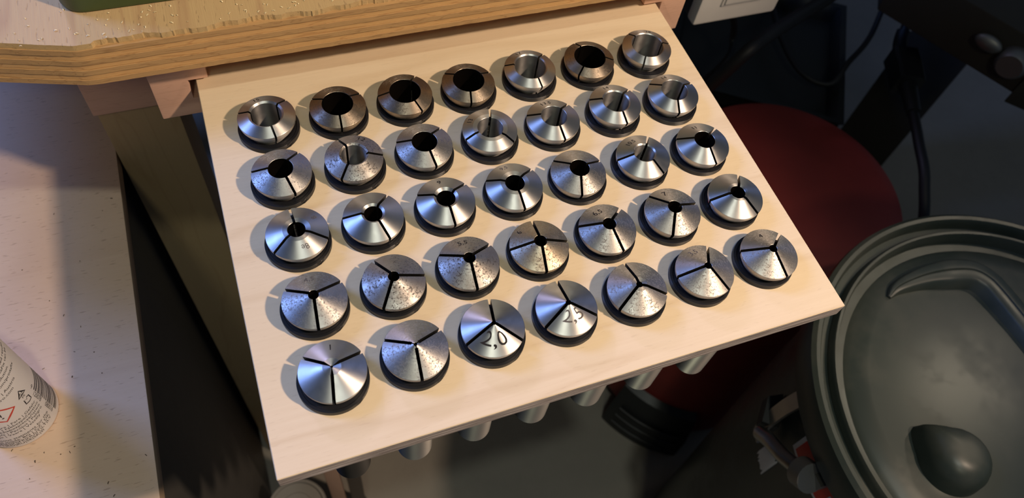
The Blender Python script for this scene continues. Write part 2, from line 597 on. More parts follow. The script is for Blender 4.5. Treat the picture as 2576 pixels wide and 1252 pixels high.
# green machine base standing on the bench
gm = empty('green_machine', W(0, 280, ZT), 'dark green painted machine base with rounded corner standing on the bench', 'machine')
def rrect(x0, x1, y0, y1, r_, n=8):
    out = []
    for cx_, cy_, a0 in ((x1 - r_, y1 - r_, 0), (x0 + r_, y1 - r_, 90), (x0 + r_, y0 + r_, 180), (x1 - r_, y0 + r_, 270)):
        for k in range(n + 1):
            a = math.radians(a0 + 90 * k / n)
            out.append((cx_ + r_ * math.cos(a), cy_ + r_ * math.sin(a)))
    return out
prism('tray', rrect(-181.5, 165, 116.6, 420, 11), ZT, ZT + 62, M['green'], gm, bev=2.5)
prism('column', rrect(0, 150, 160, 390, 25), ZT + 62, ZT + 420, M['green'], gm, bev=6)  # unseen upper body, added tall to block the cold lamp behind

# ------------------------------------------------------------------ tray board with its 35 holes
ZBT, ZBB = -8.8, -17.8
PITCH = 35.0
bm = bmesh.new()
vv = [bm.verts.new(W(x, y, z)) for x in (-134.7, 133.9) for y in (-103.2, 385) for z in (ZBB, ZBT)]
for f in ((0, 1, 3, 2), (4, 6, 7, 5), (0, 4, 5, 1), (2, 3, 7, 6), (0, 2, 6, 4), (1, 5, 7, 3)):
    bm.faces.new([vv[i] for i in f])
bmesh.ops.recalc_face_normals(bm, faces=bm.faces)
bmesh.ops.bevel(bm, geom=bm.edges[:], offset=0.00035, segments=1, affect='EDGES')
me = bpy.data.meshes.new('tray_board'); bm.to_mesh(me); bm.free()
tb = bpy.data.objects.new('tray_board', me); COL.objects.link(tb)
V, F = [], []
for r_ in range(5):
    for c in range(7):
        b0 = len(V)
        for z in (-30, 0):
            for k in range(32):
                a = 2 * math.pi * k / 32
                V.append(W((c - 3) * PITCH + 11.3 * math.cos(a), (r_ - 2) * PITCH + 11.3 * math.sin(a), z))
        for k in range(32):
            l = (k + 1) % 32
            F.append((b0 + k, b0 + l, b0 + 32 + l, b0 + 32 + k))
        F.append(tuple(b0 + k for k in range(31, -1, -1)))
        F.append(tuple(b0 + 32 + k for k in range(32)))
cm = bpy.data.meshes.new('cutter'); cm.from_pydata([tuple(v) for v in V], [], F)
cut = bpy.data.objects.new('cutter', cm); COL.objects.link(cut)
md = tb.modifiers.new('holes', 'BOOLEAN'); md.operation = 'DIFFERENCE'; md.object = cut; md.solver = 'EXACT'
bpy.context.view_layer.update()
dg = bpy.context.evaluated_depsgraph_get()
nm = bpy.data.meshes.new_from_object(tb.evaluated_get(dg))
tb.modifiers.clear()
tb.data = nm
bpy.data.objects.remove(cut)
off = W(0, 0, ZBB)
for v in nm.vertices:
    v.co = v.co - off
tb.location = off
nm.materials.clear()
nm.materials.append(M['birch']); nm.materials.append(M['birch_edge'])
for p in nm.polygons:
    p.material_index = 0 if abs(p.normal.z) > 0.5 else 1
tag(tb, 'pale birch plywood board pulled out from under the bench, carrying all the collets', 'board')

# ------------------------------------------------------------------ collets and their rings
T22 = math.tan(math.radians(22))
# (row from the front, column from the left): offset, slot angle, slots, bore, face ring (outer radius, kind), steel, bright bore
CD = {
 (0,0):(0.68,1.39,19.6,3,1.0,(3.8,'flat'),'clean',0), (0,1):(0.47,0.68,25.5,3,1.5,None,'worn',0), (0,2):(0.14,0.78,-42.0,3,2.0,None,'clean',0),
 (0,3):(-0.06,0.73,-32.8,3,2.5,None,'clean',0), (0,4):(0.02,0.46,-28.6,3,3.0,(3.6,'flat'),'worn',0), (0,5):(0.4,0.12,57.3,3,3.5,None,'worn',0), (0,6):(0.86,-0.26,38.2,3,4.0,None,'worn',0),
 (1,0):(0.73,0.38,24.1,3,4.5,None,'worn',0), (1,1):(0.43,-0.28,-3.5,3,5.0,None,'pitted',0), (1,2):(0.25,-0.24,28.0,3,5.5,None,'pitted',0),
 (1,3):(-0.45,-0.59,-6.3,4,6.0,None,'tan',0), (1,4):(-0.23,-0.51,40.1,3,6.5,None,'worn',0), (1,5):(0.22,-0.21,4.3,3,7.0,None,'worn',0), (1,6):(0.99,-0.35,55.3,3,7.5,(5.3,'flat'),'clean',0),
 (2,0):(0.55,0.62,-26.9,3,8.0,(6.2,'flat'),'clean',1), (2,1):(0.28,0.05,48.0,3,8.5,(5.4,'chamfer'),'clean',0), (2,2):(0.19,-0.12,31.4,3,9.0,(5.9,'chamfer'),'clean',1),
 (2,3):(-0.2,-0.41,32.0,3,9.5,(7.0,'flat'),'clean',1), (2,4):(-1.16,-0.68,15.3,3,10.0,None,'worn',0), (2,5):(0.31,-0.13,54.9,3,10.5,(6.0,'chamfer'),'clean',1), (2,6):(0.13,-0.46,33.3,3,11.0,None,'clean',0),
 (3,0):(0.4,0.9,45.0,3,11.5,None,'worn',0), (3,1):(-0.04,0.87,-8.1,3,12.0,(6.9,'chamfer'),'pitted',1), (3,2):(-0.16,-0.3,38.5,3,12.5,None,'worn',0),
 (3,3):(-0.35,0.85,-48.1,3,13.0,(8.8,'flat'),'clean',1), (3,4):(-1.04,-0.65,34.9,3,13.5,None,'clean',1), (3,5):(0.45,1.2,33.6,3,14.0,(7.7,'chamfer'),'clean',1), (3,6):(0.3,0.57,17.8,3,14.5,None,'clean',1),
 (4,0):(-0.02,1.3,37.7,3,15.0,(8.5,'chamfer'),'clean',1), (4,1):(-0.18,-0.63,25.1,3,15.5,None,'brown',0), (4,2):(-0.32,-0.54,52.4,3,16.0,None,'brown',0),
 (4,3):(-1.03,-0.75,18.6,3,16.5,None,'brown',0), (4,4):(-0.38,1.07,37.5,3,17.0,(9.2,'chamfer'),'clean',1), (4,5):(-0.54,0.08,-16.4,3,17.5,None,'brown',0), (4,6):(0.8,1.1,-2.6,3,18.0,(9.5,'chamfer'),'clean',1),
}
# numbers on the faces: (text, radius, angle, cap height, up is outward, ink)
NUM = {
 (0,0):[('1',9.7,82,3.2,1,'ink')], (0,2):[('2,0',7.4,-104,6.4,0,'ink')], (0,3):[('2,5',6.4,-88,5.6,0,'ink_faint')],
 (0,5):[('3,5',9.9,101,2.8,1,'ink_faint')], (0,6):[('4',9.4,93,2.6,1,'ink')], (1,0):[('4,5',9.4,92,2.6,1,'ink_faint')],
 (1,2):[('5,5',9.7,90,2.7,1,'ink')], (1,3):[('6',11.2,129,2.6,1,'ink')], (1,4):[('6,5',8.8,104,3.0,1,'ink')], (1,5):[('7',9.8,92,3.2,1,'ink')],
 (2,0):[('8',10.2,32,2.7,1,'ink_faint'),('8e',9.4,-78,2.6,1,'ink_faint')], (2,2):[('9',10.2,92,2.7,1,'ink')], (2,3):[('9,5',10.8,100,2.3,1,'ink_faint')],
 (2,5):[('10.5',9.6,112,2.5,1,'ink')], (2,6):[('11',9.8,94,2.4,1,'ink')], (3,1):[('12',11.2,57,3.0,1,'ink')], (3,3):[('13',11.2,138,2.5,1,'ink')],
 (3,4):[('13.5',10.4,93,2.5,1,'ink')], (3,5):[('14',11.0,95,2.4,1,'ink')], (3,6):[('14',10.8,95,2.4,1,'ink')], (4,0):[('15',11.2,104,2.4,1,'ink')],
 (4,3):[('16.5',11.2,85,2.0,1,'ink_faint')], (4,4):[('17',11.6,103,2.4,1,'ink')], (4,6):[('18',11.6,62,2.2,1,'ink')],
}
letter([(s, 1.0) for s in sorted({q[0] for v in NUM.values() for q in v})])

def jaw_mesh(bore, ring, n, w, wi, ri, steelm, borem):
    rb = bore / 2
    zc = lambda r_: (14.0 - r_) * T22
    prof = [(rb, -60.0)]
    kinds = []          # material of the strip that ends at this point
    if ring and ring[1] == 'flat':
        rc = ring[0]
        zf = zc(rc)
        prof += [(rb, zf - 0.15), (rb + 0.15, zf + 0.0), (rc, zf + 0.001)]
        kinds += [1, 0, 0]
    elif ring:
        rc = ring[0]
        prof += [(rb, zc(rc) - (rc - rb) * 0.75), (rc, zc(rc))]
        kinds += [1, 0]
    else:
        prof += [(rb, zc(rb + 0.15) - 0.12), (rb + 0.15, zc(rb + 0.15))]
        kinds += [1, 0]
    last = prof[-1][0]
    if ri and ri > last:
        prof += [(ri - 0.01, zc(ri - 0.01)), (ri + 0.01, zc(ri + 0.01))]
        kinds += [0, 0]
    for f in (0.25, 0.5, 0.75):
        r_ = last + (13.85 - last) * f
        if not ri or r_ > ri + 0.3:
            prof.append((r_, zc(r_))); kinds.append(0)
    prof += [(13.86, zc(13.86)), (14.0, -0.10), (13.88, -1.4), (13.55, -2.6), (13.0, -3.8), (12.2, -5.0), (12.0, -5.7), (9.9, -6.0), (9.9, -60.0)]
    kinds += [0] * 9
    na = 30
    V, F, MI = [], [], []
    sect = 2 * math.pi / n
    for r_, z in prof:
        ww = wi if (ri and r_ < ri) else w
        a = math.asin(min(0.80, ww / 2 / r_))
        for k in range(na + 1):
            q = a + (sect - 2 * a) * k / na
            V.append((r_ * math.cos(q) / 1000, r_ * math.sin(q) / 1000, z / 1000))
    N = na + 1
    L = len(prof)
    for i in range(L - 1):
        for k in range(na):
            F.append((i * N + k, i * N + k + 1, (i + 1) * N + k + 1, (i + 1) * N + k)); MI.append(kinds[i])
    for k in range(na):       # bottom
        F.append(((L - 1) * N + k, (L - 1) * N + k + 1, k + 1, k)); MI.append(0)
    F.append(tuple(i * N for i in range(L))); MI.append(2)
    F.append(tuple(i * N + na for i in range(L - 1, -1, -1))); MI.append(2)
    me = bpy.data.meshes.new('jaw')
    me.from_pydata(V, [], F)
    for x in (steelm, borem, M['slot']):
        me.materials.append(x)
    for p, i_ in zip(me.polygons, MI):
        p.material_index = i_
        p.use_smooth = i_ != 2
    b = bmesh.new(); b.from_mesh(me); bmesh.ops.recalc_face_normals(b, faces=b.faces); b.to_mesh(me); b.free()
    me.set_sharp_from_angle(angle=math.radians(16))
    return me

# threaded tail, the same for all
prof = [(4.5, -128), (8.8, -128), (9.2, -127.4)]
z = -127.2
while z < -92:
    prof += [(9.75, z + 0.4), (8.95, z + 0.98)]
    z += 1.3
prof += [(9.6, -86), (9.9, -60.05), (4.5, -60.05)]
V, F = lathe_data(prof, 40, True)
tail_me = bpy.data.meshes.new('threaded_tail')
tail_me.from_pydata(V, [], F)
tail_me.materials.append(M['thread'])
b = bmesh.new(); b.from_mesh(tail_me); bmesh.ops.recalc_face_normals(b, faces=b.faces); b.to_mesh(tail_me); b.free()
for p in tail_me.polygons: p.use_smooth = True
tail_me.set_sharp_from_angle(angle=math.radians(20))

# printed ring with layer lines and the blobs of its seam
n = 96
prof = [(11.2, 2.2), (11.2, 0.0)]
zz = 0.0
prof.append((14.55, 0.0))
for k in range(9):
    prof += [(14.93, k * 0.31 + 0.03), (14.93, k * 0.31 + 0.24), (14.84, k * 0.31 + 0.30)]
prof += [(14.6, 2.8), (13.6, 2.8), (13.45, 2.6), (13.45, 2.2)]
V, F = lathe_data(prof, n, True)
rr = random.Random(3)
V2 = []
for (x, y, z) in V:
    a = math.degrees(math.atan2(y, x)); r_ = math.hypot(x, y)
    d = abs(a + 60)
    if r_ > 0.0147 and d < 9:
        s = 1 + rr.uniform(-0.012, 0.02) * (1 - d / 9)
        x, y = x * s, y * s
        z += rr.uniform(-0.00008, 0.00008)
    V2.append((x, y, max(z, 0)))
ring_me = bpy.data.meshes.new('spacer_ring')
ring_me.from_pydata(V2, [], F)
ring_me.materials.append(M['black_print'])
b = bmesh.new(); b.from_mesh(ring_me); bmesh.ops.recalc_face_normals(b, faces=b.faces); b.to_mesh(ring_me); b.free()
for p in ring_me.polygons: p.use_smooth = True
ring_me.set_sharp_from_angle(angle=math.radians(25))

ROWS = ['front row', 'second row', 'middle row', 'fourth row', 'back row']
COLS = ['leftmost', 'second from left', 'third from left', 'middle one', 'third from right', 'second from right', 'rightmost']
LOOK = {'clean': 'bright turned steel collet', 'worn': 'dull grey steel collet', 'pitted': 'stained pitted steel collet', 'brown': 'dark browned steel collet', 'tan': 'tan four-slot steel collet'}
for (r_, c), (ox, oy, ph, n, bore, ring, st, bright) in CD.items():
    gx, gy = (c - 3) * PITCH, (r_ - 2) * PITCH
    dz = (r_ - 2) * 0.12
    nums = NUM.get((r_, c), [])
    what = LOOK[st]
    if nums and nums[0][5] == 'ink':
        what += ' numbered ' + nums[0][0]
    root = empty('collet', W(gx + ox, gy + oy, dz), '%s, %s in %s' % (what, COLS[c], ROWS[r_]), 'collet', 'steel collets on the plywood board')
    sm = M['steel_' + st]
    w = 1.4 if r_ < 2 else (1.2 if r_ < 4 else 1.0)
    wi, ri = (0.30, 2.9) if c == 0 and r_ == 0 else ((0.5, 1.7) if (r_, c) == (0, 1) else (None, None))
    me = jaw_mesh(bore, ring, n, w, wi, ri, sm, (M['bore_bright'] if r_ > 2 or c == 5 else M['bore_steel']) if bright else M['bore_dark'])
    for k in range(n):
        j = bpy.data.objects.new('jaw', me)
        COL.objects.link(j)
        j.parent = root
        j.rotation_euler = (0, 0, math.radians(ph) + 2 * math.pi * k / n)
    tl = bpy.data.objects.new('threaded_tail', tail_me)
    COL.objects.link(tl); tl.parent = root
    if (r_, c) == (0, 0):
        tl.data = tail_me.copy(); tl.data.materials[0] = M['slot']; tl['label'] = 'black tail'
    for s, rc, an, cap, outw, ink in nums:
        size = cap / 0.70
        V, F, (u0, u1, v0, v1) = flat_text(s, size, 0.7)
        um, vm = (u0 + u1) / 2, (v0 + v1) / 2
        VV = []
        for u, v in V:
            u -= um; v -= vm
            if outw:
                rad = rc + v * 0.95
                a = math.radians(an) - u / rc
            else:
                rad = rc - v * 0.95
                a = math.radians(an) + u / rc
            rad = min(rad, 13.7)
            VV.append(root.location + Vector((rad * math.cos(a) / 1000, rad * math.sin(a) / 1000, ((14 - rad) * T22 + 0.09) / 1000)))
        o = mk('engraved_number', VV, F, M[ink], root)
    rg = bpy.data.objects.new('spacer_ring', ring_me)
    COL.objects.link(rg)
    rg.location = W(gx + ox * 0.25, gy + oy * 0.25, ZBT)
    rg.rotation_euler = (0, 0, math.radians(rr.uniform(-5, 5)))
    tag(rg, 'black printed plastic ring under the collet, %s in %s' % (COLS[c], ROWS[r_]), 'ring', 'black plastic rings under the collets')

# ------------------------------------------------------------------ beech worktop with the cabinet below it, left
ZTB = -140.0
wt = box('worktop', -900, -205.8, -420, 520, ZTB - 12, ZTB, M['beech'], bev=1.0)
tag(wt, 'beech worktop with dark flecks beside the bench, spray bottle standing on it', 'worktop')
wt.data.materials.append(M['beech_edge'])
for p in wt.data.polygons:
    if abs(p.normal.z) < 0.5:
        p.material_index = 1
cb = empty('cabinet', W(-550, 50, -800), 'dark grey cabinet under the beech worktop', 'cabinet')
box('carcass', -890, -212, -400, 500, -780, ZTB - 12.2, M['cabinet'], cb, bev=1.5)
box('plinth', -880, -225, -390, 490, -800, -780, M['cabinet'], cb, bev=1)

# spray bottle
bx_, by_, br = -270.7, 16.3, 19.8
bt = empty('spray_bottle', W(bx_, by_, ZTB), 'white plastic bottle with printed label and barcode on the beech worktop', 'bottle')
lathe('body', [(0.5, ZTB + 0.2), (17.2, ZTB), (18.6, ZTB + 0.4), (19.5, ZTB + 1.6), (19.8, ZTB + 3), (19.8, ZTB + 92), (19.2, ZTB + 98), (16.5, ZTB + 104), (12, ZTB + 108), (10.5, ZTB + 110), (10.5, ZTB + 114), (0.5, ZTB + 114)], bx_, by_, M['label_white'], bt, n=72)
lathe('cap', [(0.5, ZTB + 114), (12.5, ZTB + 114), (12.5, ZTB + 140), (11.5, ZTB + 142), (0.5, ZTB + 142)], bx_, by_, M['white_plastic'], bt, n=48)
LINES = [  # text, right-end angle, z, size, bold
 ('DANGER | Fara | Fare | Gefahr', -27, -110.6, 2.9), ('Nebezpe\u010d\u00ed | Nebezpe\u010denstvo', -26, -113.3, 2.9), ('OHT | Niebezpiecze\u0144stwo', -26.5, -116.0, 2.9),
 ('ACHTUNG | Pavojus | Peligro', -27, -118.8, 2.9), ('Perigo | Vaara | Vesz\u00e9ly', -37, -121.6, 2.9),
 ('Precautious statments for the', -27, -126.8, 3.0), ('instructions inside: BG | CZ | DK', -28, -129.5, 3.0), ('DE|EE|ES|FI|FR|HU|IT|LT|LV', -29, -132.2, 3.0), ('NL|NO|PL|PT|RO|RU|SE|SK|SI', -50, -134.9, 3.0),
 ('info@aprintapro.com', -33, -87.0, 2.9), ('Linz | AUT | Austria', -21, -83.6, 2.9), ('www.aprintapro.com/printafix', -4, -78.4, 2.9), ('adhesive solution.', -14, -74.6, 2.9),
 ('PrintaFix can be', 10, -71.0, 2.9), ('For polished results', 14, -67.8, 2.9), ('settings.', 20, -64.5, 2.9), ('and tape', 24, -61.2, 2.9)]
letter([(l[0], 1.0) for l in LINES] + [('9', 1.0), ('120078', 1.0), ('080016', 1.0), ('!', 1.0), ('01', 1.0), ('PE', 1.0), ('EAN', 1.0)])
def on_bottle(a, z, out=0.06):
    return W(bx_ + (br + out) * math.cos(a), by_ + (br + out) * math.sin(a), z)
def bottle_text(s, ang, z, size, align='R', down=False, mat='print_black', name='label_line'):
    V, F, (u0, u1, v0, v1) = flat_text(s, size, 1.2)
    out = []
    for u, v in V:
        u -= u1 if align == 'R' else ((u0 + u1) / 2 if align == 'C' else u0)
        if down:
            out.append(on_bottle(math.radians(ang) + v / br, z - u))
        else:
            out.append(on_bottle(math.radians(ang) + u / br, z + v))
    return mk(name, out, F, M[mat], bt)
for s, a, z, size in LINES:
    bottle_text(s, a, z, size)
# barcode: bars run round the bottle, stacked along its height
rb_ = random.Random(11)
V, F = [], []
z = -104.5
while z > -134.0:
    hgt = rb_.choice((0.33, 0.33, 0.66, 0.99))
    b0 = len(V)
    for k in range(9):
        a = math.radians(-15 + 42 * k / 8)
        V.append(on_bottle(a, z)); V.append(on_bottle(a, z - hgt))
    for k in range(8):
        F.append((b0 + 2 * k, b0 + 2 * k + 1, b0 + 2 * k + 3, b0 + 2 * k + 2))
    z -= hgt + rb_.choice((0.33, 0.33, 0.66, 0.99))
mk('barcode', V, F, M['print_black'], bt)
bottle_text('9', -17, -101.2, 3.4, 'L', True, name='barcode_digits')
bottle_text('120078', -22.5, -106.0, 3.4, 'L', True, name='barcode_digits')
bottle_text('080016', -22.5, -121.0, 3.4, 'L', True, name='barcode_digits')
def outline(name, pts, wd, mat):
    """closed line drawn on the bottle; pts (angle deg, z)"""
    P = [(math.radians(a) * br, z) for a, z in pts]
    cx_ = sum(p[0] for p in P) / len(P); cz_ = sum(p[1] for p in P) / len(P)
    V, F = [], []
    n_ = len(P)
    seg = []
    for i in range(n_):
        a, b_ = P[i], P[(i + 1) % n_]
        for k in range(5):
            seg.append((a[0] + (b_[0] - a[0]) * k / 5, a[1] + (b_[1] - a[1]) * k / 5))
    for u, z_ in seg:
        d = math.hypot(u - cx_, z_ - cz_)
        s = (d - wd) / d
        V.append(on_bottle(u / br, z_)); V.append(on_bottle((cx_ + (u - cx_) * s) / br, cz_ + (z_ - cz_) * s))
    q = len(seg)
    for i in range(q):
        j_ = (i + 1) % q
        F.append((2 * i, 2 * j_, 2 * j_ + 1, 2 * i + 1))
    return mk(name, V, F, M[mat], bt)
outline('hazard_diamond', [(-49.5, -98), (-72, -90), (-94.5, -98), (-72, -106)], 1.1, 'print_red')
bottle_text('!', -72, -101.5, 9.5, 'C', name='hazard_mark')
outline('recycling_triangle', [(-24, -97), (-41, -97), (-32.5, -91.5)], 0.9, 'print_black')
bottle_text('01', -32.5, -96.0, 2.0, 'C', name='recycling_code')
bottle_text('PE', -32.5, -99.2, 2.2, 'C', name='recycling_code')
outline('paper_mark', [(-26, -105.5), (-26, -101.5), (-31, -100.8), (-33, -102.2), (-38, -100.8), (-39, -105.0), (-32, -106.0)], 0.6, 'print_black')

# ------------------------------------------------------------------ bin with clamped lid, right
BX, BY = 364.0, -162.0
bn = empty('waste_bin', W(BX, BY, -800), 'round dark plastic bin with domed lid and clamp lever, right of the board', 'bin')
lathe('bin_body', [(0.5, -800), (128, -800), (134, -794), (148, -420), (151, -330), (151.5, -206), (0.5, -206)], BX, BY, M['bin'], bn, n=96)
lid = lathe('bin_lid', [(152.2, -212), (164.5, -212), (166, -208), (166.3, -187), (165.5, -182.5), (162.5, -180), (159.5, -180.5), (157.6, -184), (157, -190), (150.6, -190), (149.8, -184), (148.3, -181.6), (146.4, -181.8), (145, -185), (144, -193), (137, -193.5), (133, -190.5), (120, -188.5), (60, -185), (0.5, -184), (0.5, -188), (120, -193), (140, -205), (152.2, -205)], BX, BY, M['bin'], bn, n=128, closed=True)
# raised bent ridge on the lid
pts = [W(BX + x, BY + y, -187.5) for x, y in ((-52, 110), (-40, 115), (-16, 116), (8, 112), (22, 107), (29, 99), (32, 88), (34, 60), (36, 20), (38, -30), (39, -60))]
sweep('ridge', spline(pts, 6), [(-13, -4), (-9.5, 10), (-7.5, 11.5), (-1, 11.5), (0, 9.8), (1, 11.5), (7.5, 11.5), (9.5, 10), (13, -4)], M['bin'], lid,
      taper=lambda s: min(1.0, 0.12 + s * 3.2), smooth=50)
# teardrop dome
cxd, cyd = BX - 86, BY - 13
tipd = math.atan2(27, -11)
V, F = [], []
NS, NA = 14, 56
for i in range(NS):
    s = i / (NS - 1)
    hh = 26 * (1 - s ** 3.2) ** 0.5 if s < 1 else 0
    for k in range(NA):
        a = 2 * math.pi * k / NA
        d = abs((a - tipd + math.pi) % (2 * math.pi) - math.pi)
        rad = 23.5 + 9.5 * max(0, 1 - d / 0.75) ** 1.6
        V.append(W(cxd + rad * s * math.cos(a), cyd + rad * s * math.sin(a), -190 + hh))
for i in range(NS - 1):
    for k in range(NA):
        l = (k + 1) % NA
        F.append((i * NA + k, i * NA + l, (i + 1) * NA + l, (i + 1) * NA + k))
mk('dome', V, F, M['bin'], lid, None, 60)
def on_bin(ang, z, r_):
    return W(BX + r_ * math.cos(math.radians(ang)), BY + r_ * math.sin(math.radians(ang)), z)
lev = sweep('clamp_lever', spline([on_bin(156, -206, 158), on_bin(155.6, -240, 162), on_bin(155.6, -280, 163), on_bin(157, -296, 163)], 6), [(-6.5, -1.2), (6.5, -1.2), (6.5, 1.2), (-6.5, 1.2)], M['zinc'], bn, up=on_bin(155, 0, 1) - on_bin(155, 0, 0))
sweep('lever_rod', [on_bin(158.5, -276, 168), on_bin(162, -262, 168), on_bin(168, -246, 168), on_bin(174, -228, 167)], circ(6.0, 16), M['zinc'], lev)
sweep('rod_collar', [on_bin(173.2, -231, 167), on_bin(176, -222, 167)], circ(11.5, 20), M['dull_zinc'], lev)
sweep('lever_bracket', [on_bin(150, -270, 152.4), on_bin(150, -270, 158), on_bin(157, -272, 163)], [(-7, -7), (7, -7), (7, 7), (-7, 7)], M['black'], bn)
sweep('collar_bracket', [on_bin(176.5, -226, 150.5), on_bin(176.5, -226, 164)], [(-6, -6), (6, -6), (6, 6), (-6, 6)], M['dull_zinc'], bn)
def patch(name, a0, a1, z0, z1, r_, mat, parent, jag=0):
    V, F = [], []
    nn = 16
    rj = random.Random(5)
    for k in range(nn + 1):
        a = a0 + (a1 - a0) * k / nn
        V += [on_bin(a, z0 + rj.uniform(-jag, jag), r_), on_bin(a, z1 + rj.uniform(-jag, jag), r_),
              on_bin(a, z0 + rj.uniform(-jag, jag), r_ + 0.3), on_bin(a, z1 + rj.uniform(-jag, jag), r_ + 0.3)]
    for k in range(nn):
        b0, b1 = 4 * k, 4 * k + 4
        F += [(b0, b1, b1 + 1, b0 + 1), (b0 + 2, b0 + 3, b1 + 3, b1 + 2), (b0, b0 + 2, b1 + 2, b1), (b0 + 1, b1 + 1, b1 + 3, b0 + 3)]
    F += [(0, 1, 3, 2), (4 * nn, 4 * nn + 2, 4 * nn + 3, 4 * nn + 1)]
    return mk(name, V, F, M[mat], parent, None, 30)
stk = patch('sticker', 164, 202, -258, -226, 151.6, 'sticker_white', bn)
patch('sticker_band', 165.5, 201, -254.5, -229.5, 152.0, 'sticker_red', stk)
patch('sticker_field', 170.5, 177.5, -251, -240, 152.4, 'sticker_white', stk, 2.0)
patch('sticker_field', 181, 190, -250, -236, 152.4, 'sticker_white', stk, 2.0)
patch('paper_remnant', 158.5, 165.5, -322, -292, 151.6, 'sticker_white', bn, 3)

# ------------------------------------------------------------------ red canister vacuum on the floor
VX, VY = 422.0, 148.0
vc = empty('canister_vacuum', W(VX, VY, -800), 'red round canister vacuum standing on the floor behind the board', 'vacuum')
lathe('drum', [(0.5, -786), (126, -786), (134, -778), (138, -760), (138, -400), (137, -374), (131, -358), (112, -349), (50, -344), (0.5, -343)], VX, VY, M['red'], vc, n=96)
for a0 in (-158, -38, 82):
    V, F = [], []
    N = 14
    for k in range(N + 1):
        a = math.radians(a0 + 42 * k / N)
        for r_, z in ((131, -800), (166, -800), (164, -745), (150, -694), (138.5, -690), (138.5, -770)):
            V.append(W(VX + r_ * math.cos(a), VY + r_ * math.sin(a), z))
    for k in range(N):
        for q in range(6):
            l = (q + 1) % 6
            F.append((k * 6 + q, k * 6 + l, (k + 1) * 6 + l, (k + 1) * 6 + q))
    F += [tuple(range(5, -1, -1)), tuple(N * 6 + q for q in range(6))]
    ft = mk('caster_foot', V, F, M['black_soft'], vc, None, 35)
    for k in range(3):
        zr = -780 + 24 * k
        rr_ = 166.5 - (zr + 800) * 0.04
        pts = [W(VX + rr_ * math.cos(math.radians(a0 + 5 + 32 * i / 8)), VY + rr_ * math.sin(math.radians(a0 + 5 + 32 * i / 8)), zr) for i in range(9)]
        sweep('rib', pts, circ(2.6, 8), M['black'], ft)

# black crate behind the vacuum
A, B = Vector((426.0, 326.0)), Vector((566.0, 231.0))
dx = (B - A).normalized(); nx = Vector((-dx.y, dx.x))
A = A - dx * 60
cr = empty('plastic_crate', W(*(A + (B - A) / 2 + nx * 110), -800), 'black open plastic crate on the floor behind the red vacuum', 'crate')
def ringbox(levels):
    V, F = [], []
    for ins, z in levels:
        for s, t_ in ((0, 0), (1, 0), (1, 1), (0, 1)):
            p = A + (B - A) * s + nx * (230 * t_)
            c = A + (B - A) / 2 + nx * 115
            d = p - c
            p = c + Vector((d.dot(dx) - math.copysign(ins, d.dot(dx)), 0)).x * dx + (d.dot(nx) - math.copysign(ins, d.dot(nx))) * nx
            V.append(W(p.x, p.y, z))
    for i in range(len(levels) - 1):
        for k in range(4):
            l = (k + 1) % 4
            F.append((i * 4 + k, i * 4 + l, i * 4 + 4 + l, i * 4 + 4 + k))
    F.append((3, 2, 1, 0)); q = 4 * (len(levels) - 1)
    F.append((q, q + 1, q + 2, q + 3))
    return V, F
V, F = ringbox([(16, -800), (6, -398), (12, -398), (13, -404)])
mk('crate_body', V, F, M['black_soft'], cr)
V, F = ringbox([(-2, -402), (-4, -386), (0, -380), (8, -380), (13, -386), (13, -402), (-2, -402)])
F = F[:-2]
mk('rim', V, F, M['black_soft'], cr, None, 50)

# ------------------------------------------------------------------ dark machine table, top right, with its clamp knob
P0, P1 = Vector((573.6, 289.0)), Vector((651.0, 139.0))
d01 = (P1 - P0).normalized(); n01 = Vector((-d01.y, d01.x))
mt = empty('machine_table', W(800, 330, -800), 'dark brown cast machine table with a clamp knob, in the upper right corner', 'machine')
def quad_prism(name, poly, z0, z1, mat, parent, bev=3):
    return prism(name, [(p.x, p.y) for p in poly], z0, z1, mat, parent, None, bev)
quad_prism('table_casting', [P0 - d01 * 8 + n01 * 16, P0 + n01 * 0, P1, P1 + n01 * 380, P0 - d01 * 8 + n01 * 380], -250, -188, M['machine'], mt)
quad_prism('corner_foot', [P1 - d01 * 2 - n01 * 3, P1 + d01 * 26 + n01 * 4, P1 + d01 * 30 + n01 * 40, P1 + n01 * 42], -262, -192, M['machine'], mt)
quad_prism('column', [P0 + n01 * 270 + d01 * 20, P0 + n01 * 270 + d01 * 110, P0 + n01 * 360 + d01 * 110, P0 + n01 * 360 + d01 * 20], -800, -250, M['machine'], mt)
def on_side(al, z, out):
    p = P0 + d01 * al - n01 * out
    return W(p.x, p.y, z)
kn = sweep('knob_boss', [on_side(147, -218, -2), on_side(147, -218, 9), on_side(147, -218, 14)], [(a * 1.0, b * 1.0) for a, b in circ(17, 28)], M['dull_zinc'], mt, taper=lambda s_: 1.0 - 0.25 * s_ ** 3, smooth=35)
V, F = [], []
for i in range(9):
    th_ = math.pi * i / 8
    for k in range(20):
        a = 2 * math.pi * k / 20
        V.append(on_side(116 + 15 * math.sin(th_) * math.cos(a), -211 + 9 * math.sin(th_) * math.sin(a), 8 + 6 * math.cos(th_)))
for i in range(8):
    for k in range(20):
        l = (k + 1) % 20
        F.append((i * 20 + k, i * 20 + l, i * 20 + 20 + l, i * 20 + 20 + k))
mk('wing', V, F, M['dull_zinc'], kn, None, 60)

